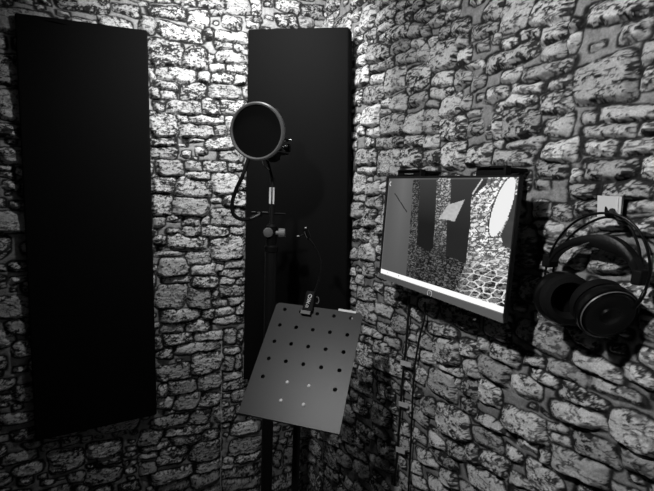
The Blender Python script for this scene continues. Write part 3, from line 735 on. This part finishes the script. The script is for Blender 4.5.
sub(MB().hexa([tp(-HWB+.003, HB, -.0012), tp(HWB-.003, HB, -.0012), tp(HWB-.003, HB, .012), tp(-HWB+.003, HB, .012)],
              [tp(-HWB+.003, HB-.002, -.0012), tp(HWB-.003, HB-.002, -.0012), tp(HWB-.003, HB-.002, .012), tp(-HWB+.003, HB-.002, .012)]), 'ledge', M['tray'], tray, smooth=False)
def tray_px(x, y, h=0.0): return onpl(x, y, TC+TN*h, TN)
for px in ((287.3, 382.3), (309, 386), (281, 400.4), (303.6, 404.6)):
    c = tray_px(*px, .0)
    rv = MB().lathe(c, TN, [(.0046, -.001), (.0046, .0008), (.0036, .0024), (.0016, .0032), (.0003, .0034)], 16)
    tag(sub(rv, 'rivet', M['white'], tray), 'shiny pale rivet head')
a, b = tray_px(338.5, 309.8, .001), tray_px(356, 312.6, .001)
e = (b-a)/np.linalg.norm(b-a); d = np.cross(TN, e)
tag(sub(MB().hexa([a-d*.0032, b-d*.0032, b+d*.0032, a+d*.0032], [p+TN*.0012 for p in (a-d*.0032, b-d*.0032, b+d*.0032, a+d*.0032)]), 'label_sticker', M['white'], tray, smooth=False), 'white strip on the top right edge of the tray')
# bracket, post, tripod
hub = tp(-.012, .11, -.035)
MB().obox(tp(-.012, .04, -.010), TW, TU, TN, .035, .05, .008).build('tray_bracket', M['matte'], ms, bevel=.002)
MB().tube([(PX, PY, .30), (PX, PY, hub[2]-.03)], .0105, 16).build('post', M['pole'], ms)
MB().tube([(PX, PY, .10), (PX, PY, .62)], .0130, 16).build('lower_post', M['pole'], ms)
MB().tube([(PX, PY, hub[2]-.045), (PX, PY, hub[2]-.02), tp(-.012, .06, -.016)], .010, 12).build('tilt_joint', M['matte'], ms)
for k in range(3):
    a = 2*math.pi*k/3+.5; d = np.array([math.cos(a), math.sin(a), 0])
    lgm = MB().tube([np.array([PX, PY, .30]), np.array([PX, PY, .02])+d*.22], .008, 10).build('leg', M['pole'], ms)
    sub(MB().lathe(np.array([PX, PY, .0])+d*.222, up, [(.012, 0), (.013, .02), (.009, .03)], 14), 'rubber_foot', M['cable'], lgm)

# ------------------------------------------------------------------ clip-on gooseneck lamp on the tray's top edge
cpn = tray_px(308, 300, .010)
cf = thing('clip_lamp', 'small black clip-on gooseneck lamp gripping the top edge of the music stand tray', 'clip lamp', tray_px(306, 311, .004))
def bp_(x, y, h): return tray_px(x, y, h)
qd = [(307.0, 290.2), (314.8, 291.4), (312.4, 311.8), (302.0, 310.4)]
cw = MB().hexa([bp_(*p, .004) for p in qd], [bp_(*p, .013) for p in qd]).build('clamp', M['gloss'], cf, bevel=.002)
qd2 = [(309.5, 291.5), (314.5, 292.5), (311.6, 308), (305, 307)]
MB().hexa([bp_(*p, -.014) for p in qd2], [bp_(*p, -.005) for p in qd2]).build('rear_jaw', M['matte'], cf, bevel=.001)
MB().tube([bp_(308, 299, -.007), bp_(308, 299, .006)], .004, 10).build('hinge', M['matte'], cf)
pdq = [(300.8, 309.6), (310.6, 311.2), (309.8, 314.8), (300.2, 313.2)]
tag(MB().hexa([bp_(*p, .002) for p in pdq], [bp_(*p, .0145) for p in pdq]).build('grip_pad', M['chin'], cf, bevel=.001), 'grey rubber grip pad')
lo_ = MB()
def mk(pts, r_=.0013): lo_.tube([bp_(x, y, .0145) for x, y in pts], r_, 6)
mk([(311.7, 295.2), (310.2, 294.3), (308.6, 295.4), (308.1, 297.2), (309.4, 298.4), (311.0, 297.6), (311.7, 295.2)], .0012)
mk([(307.6, 299.0), (309.0, 300.3), (310.8, 299.6)]); mk([(307.0, 300.8), (308.6, 301.6), (310.3, 301.2)], .0012)
mk([(306.2, 303.0), (307.8, 302.4), (309.2, 303.6)]); mk([(305.8, 305.4), (307.4, 304.4)]); mk([(305.6, 306.8), (307.6, 307.2), (308.2, 305.6)])
tag(sub(lo_, 'logo', M['white'], cw), 'white lettering running down the clamp')
b2 = [(311.4, 293), (315, 293.4), (313, 305.5), (309.4, 306.5)]
ring = [bp_(317+1.9*math.cos(a), 300.2+3.4*math.sin(a), .006) for a in np.linspace(-2.0, 2.2, 14)]
MB().tube(ring, .0012, 8).build('cable_loop', M['rim'], cf)
gz = [(314.5, 292), (316.8, 286), (319.2, 278), (320.6, 268), (319.8, 259), (316.5, 250), (312.5, 243), (309, 238.5)]
g0 = (bp_(314.5, 292, .008)-CAM)@_f
MB().tube(smooth_curve([dep(x, y, g0+.002*i) for i, (x, y) in enumerate(gz)], 50), .0026, 10).build('gooseneck', M['gloss'], cf)
gd = g0+.018
hd = MB().tube([dep(309.4, 239, gd), dep(307.4, 235.5, gd-.002), dep(305.2, 229.5, gd-.008)], [.006, .0095, .0085], 16).build('lamp_head', M['gloss'], cf)
sub(MB().tube([dep(304.2, 231.5, gd-.017), dep(305.8, 235.5, gd-.016), dep(307.2, 238, gd-.013)], .0010, 6), 'head_rim', M['rim'], hd)
tag(sub(MB().lathe(dep(305.6, 227.8, gd-.010), up, [(.001, -.002), (.0032, -.001), (.0032, .001), (.001, .002)], 10), 'switch', M['tape'], hd), 'pale switch')
arm_ = MB().tube([dep(304.5, 234.5, gd-.006), dep(298.8, 236.2, gd-.006)], .0022, 8).build('side_arm', M['matte'], cf)
tag(sub(MB().lathe(dep(298.2, 236.0, gd-.010), up, [(.001, -.002), (.0036, -.001), (.0036, .001), (.001, .002)], 10), 'arm_tip', M['tape'], arm_), 'pale tip')

# ------------------------------------------------------------------ cables taped down the right wall
def wall_cable(pts, X, label, r_=.0035):
    P = smooth_curve([onx(a, b, X) for a, b in pts], 60)
    # the lower end runs on down to the floor
    e_ = P[-1]; P += [np.array([X, e_[1]-.01, e_[2]*.5]), np.array([X, e_[1]-.02, .03])]
    tag(MB().tube(P, r_, 8).build('cable', M['cable'], None), label, 'cable', 'cables down the right wall')
wall_cable([(409.5, 296), (408, 320), (406, 345), (402.5, 380), (400, 415), (397.5, 450), (395, 478), (394, 490)], -.017, 'black cable held by pale tape pieces, running down the right wall from the monitor')
wall_cable([(425, 302), (424.5, 318), (419, 340), (414.5, 370), (412.5, 400), (411, 440), (408.5, 489)], -.017, 'thin untaped black cable running down the right wall, right of the taped cable', .0028)
TL_ = ('topmost', 'second from the top', 'third from the top', 'lowest')
for k, ((x, y), w_, h_) in enumerate((((405.6, 363.8), 5.2, 3.3), ((403.2, 404.8), 4.6, 3.2), ((400.2, 450.4), 4.4, 3.6), ((394.8, 489), 4.2, 3.4))):
    c = onx(x, y, -.0215)
    q = [onx(x-w_, y-h_*.75-1.4, -.0215), onx(x+w_, y-h_*.75+1.4, -.0215), onx(x+w_, y+h_*.75+1.4, -.0215), onx(x-w_, y+h_*.75-1.4, -.0215)]
    t_ = MB().hexa([p+np.array([.0012, 0, 0]) for p in q], q).build('tape_strip', M['tape'], None, smooth=False)
    tag(t_, 'pale tape piece over the wall cable, %s of four' % TL_[k], 'tape', 'tape pieces on the wall cable')
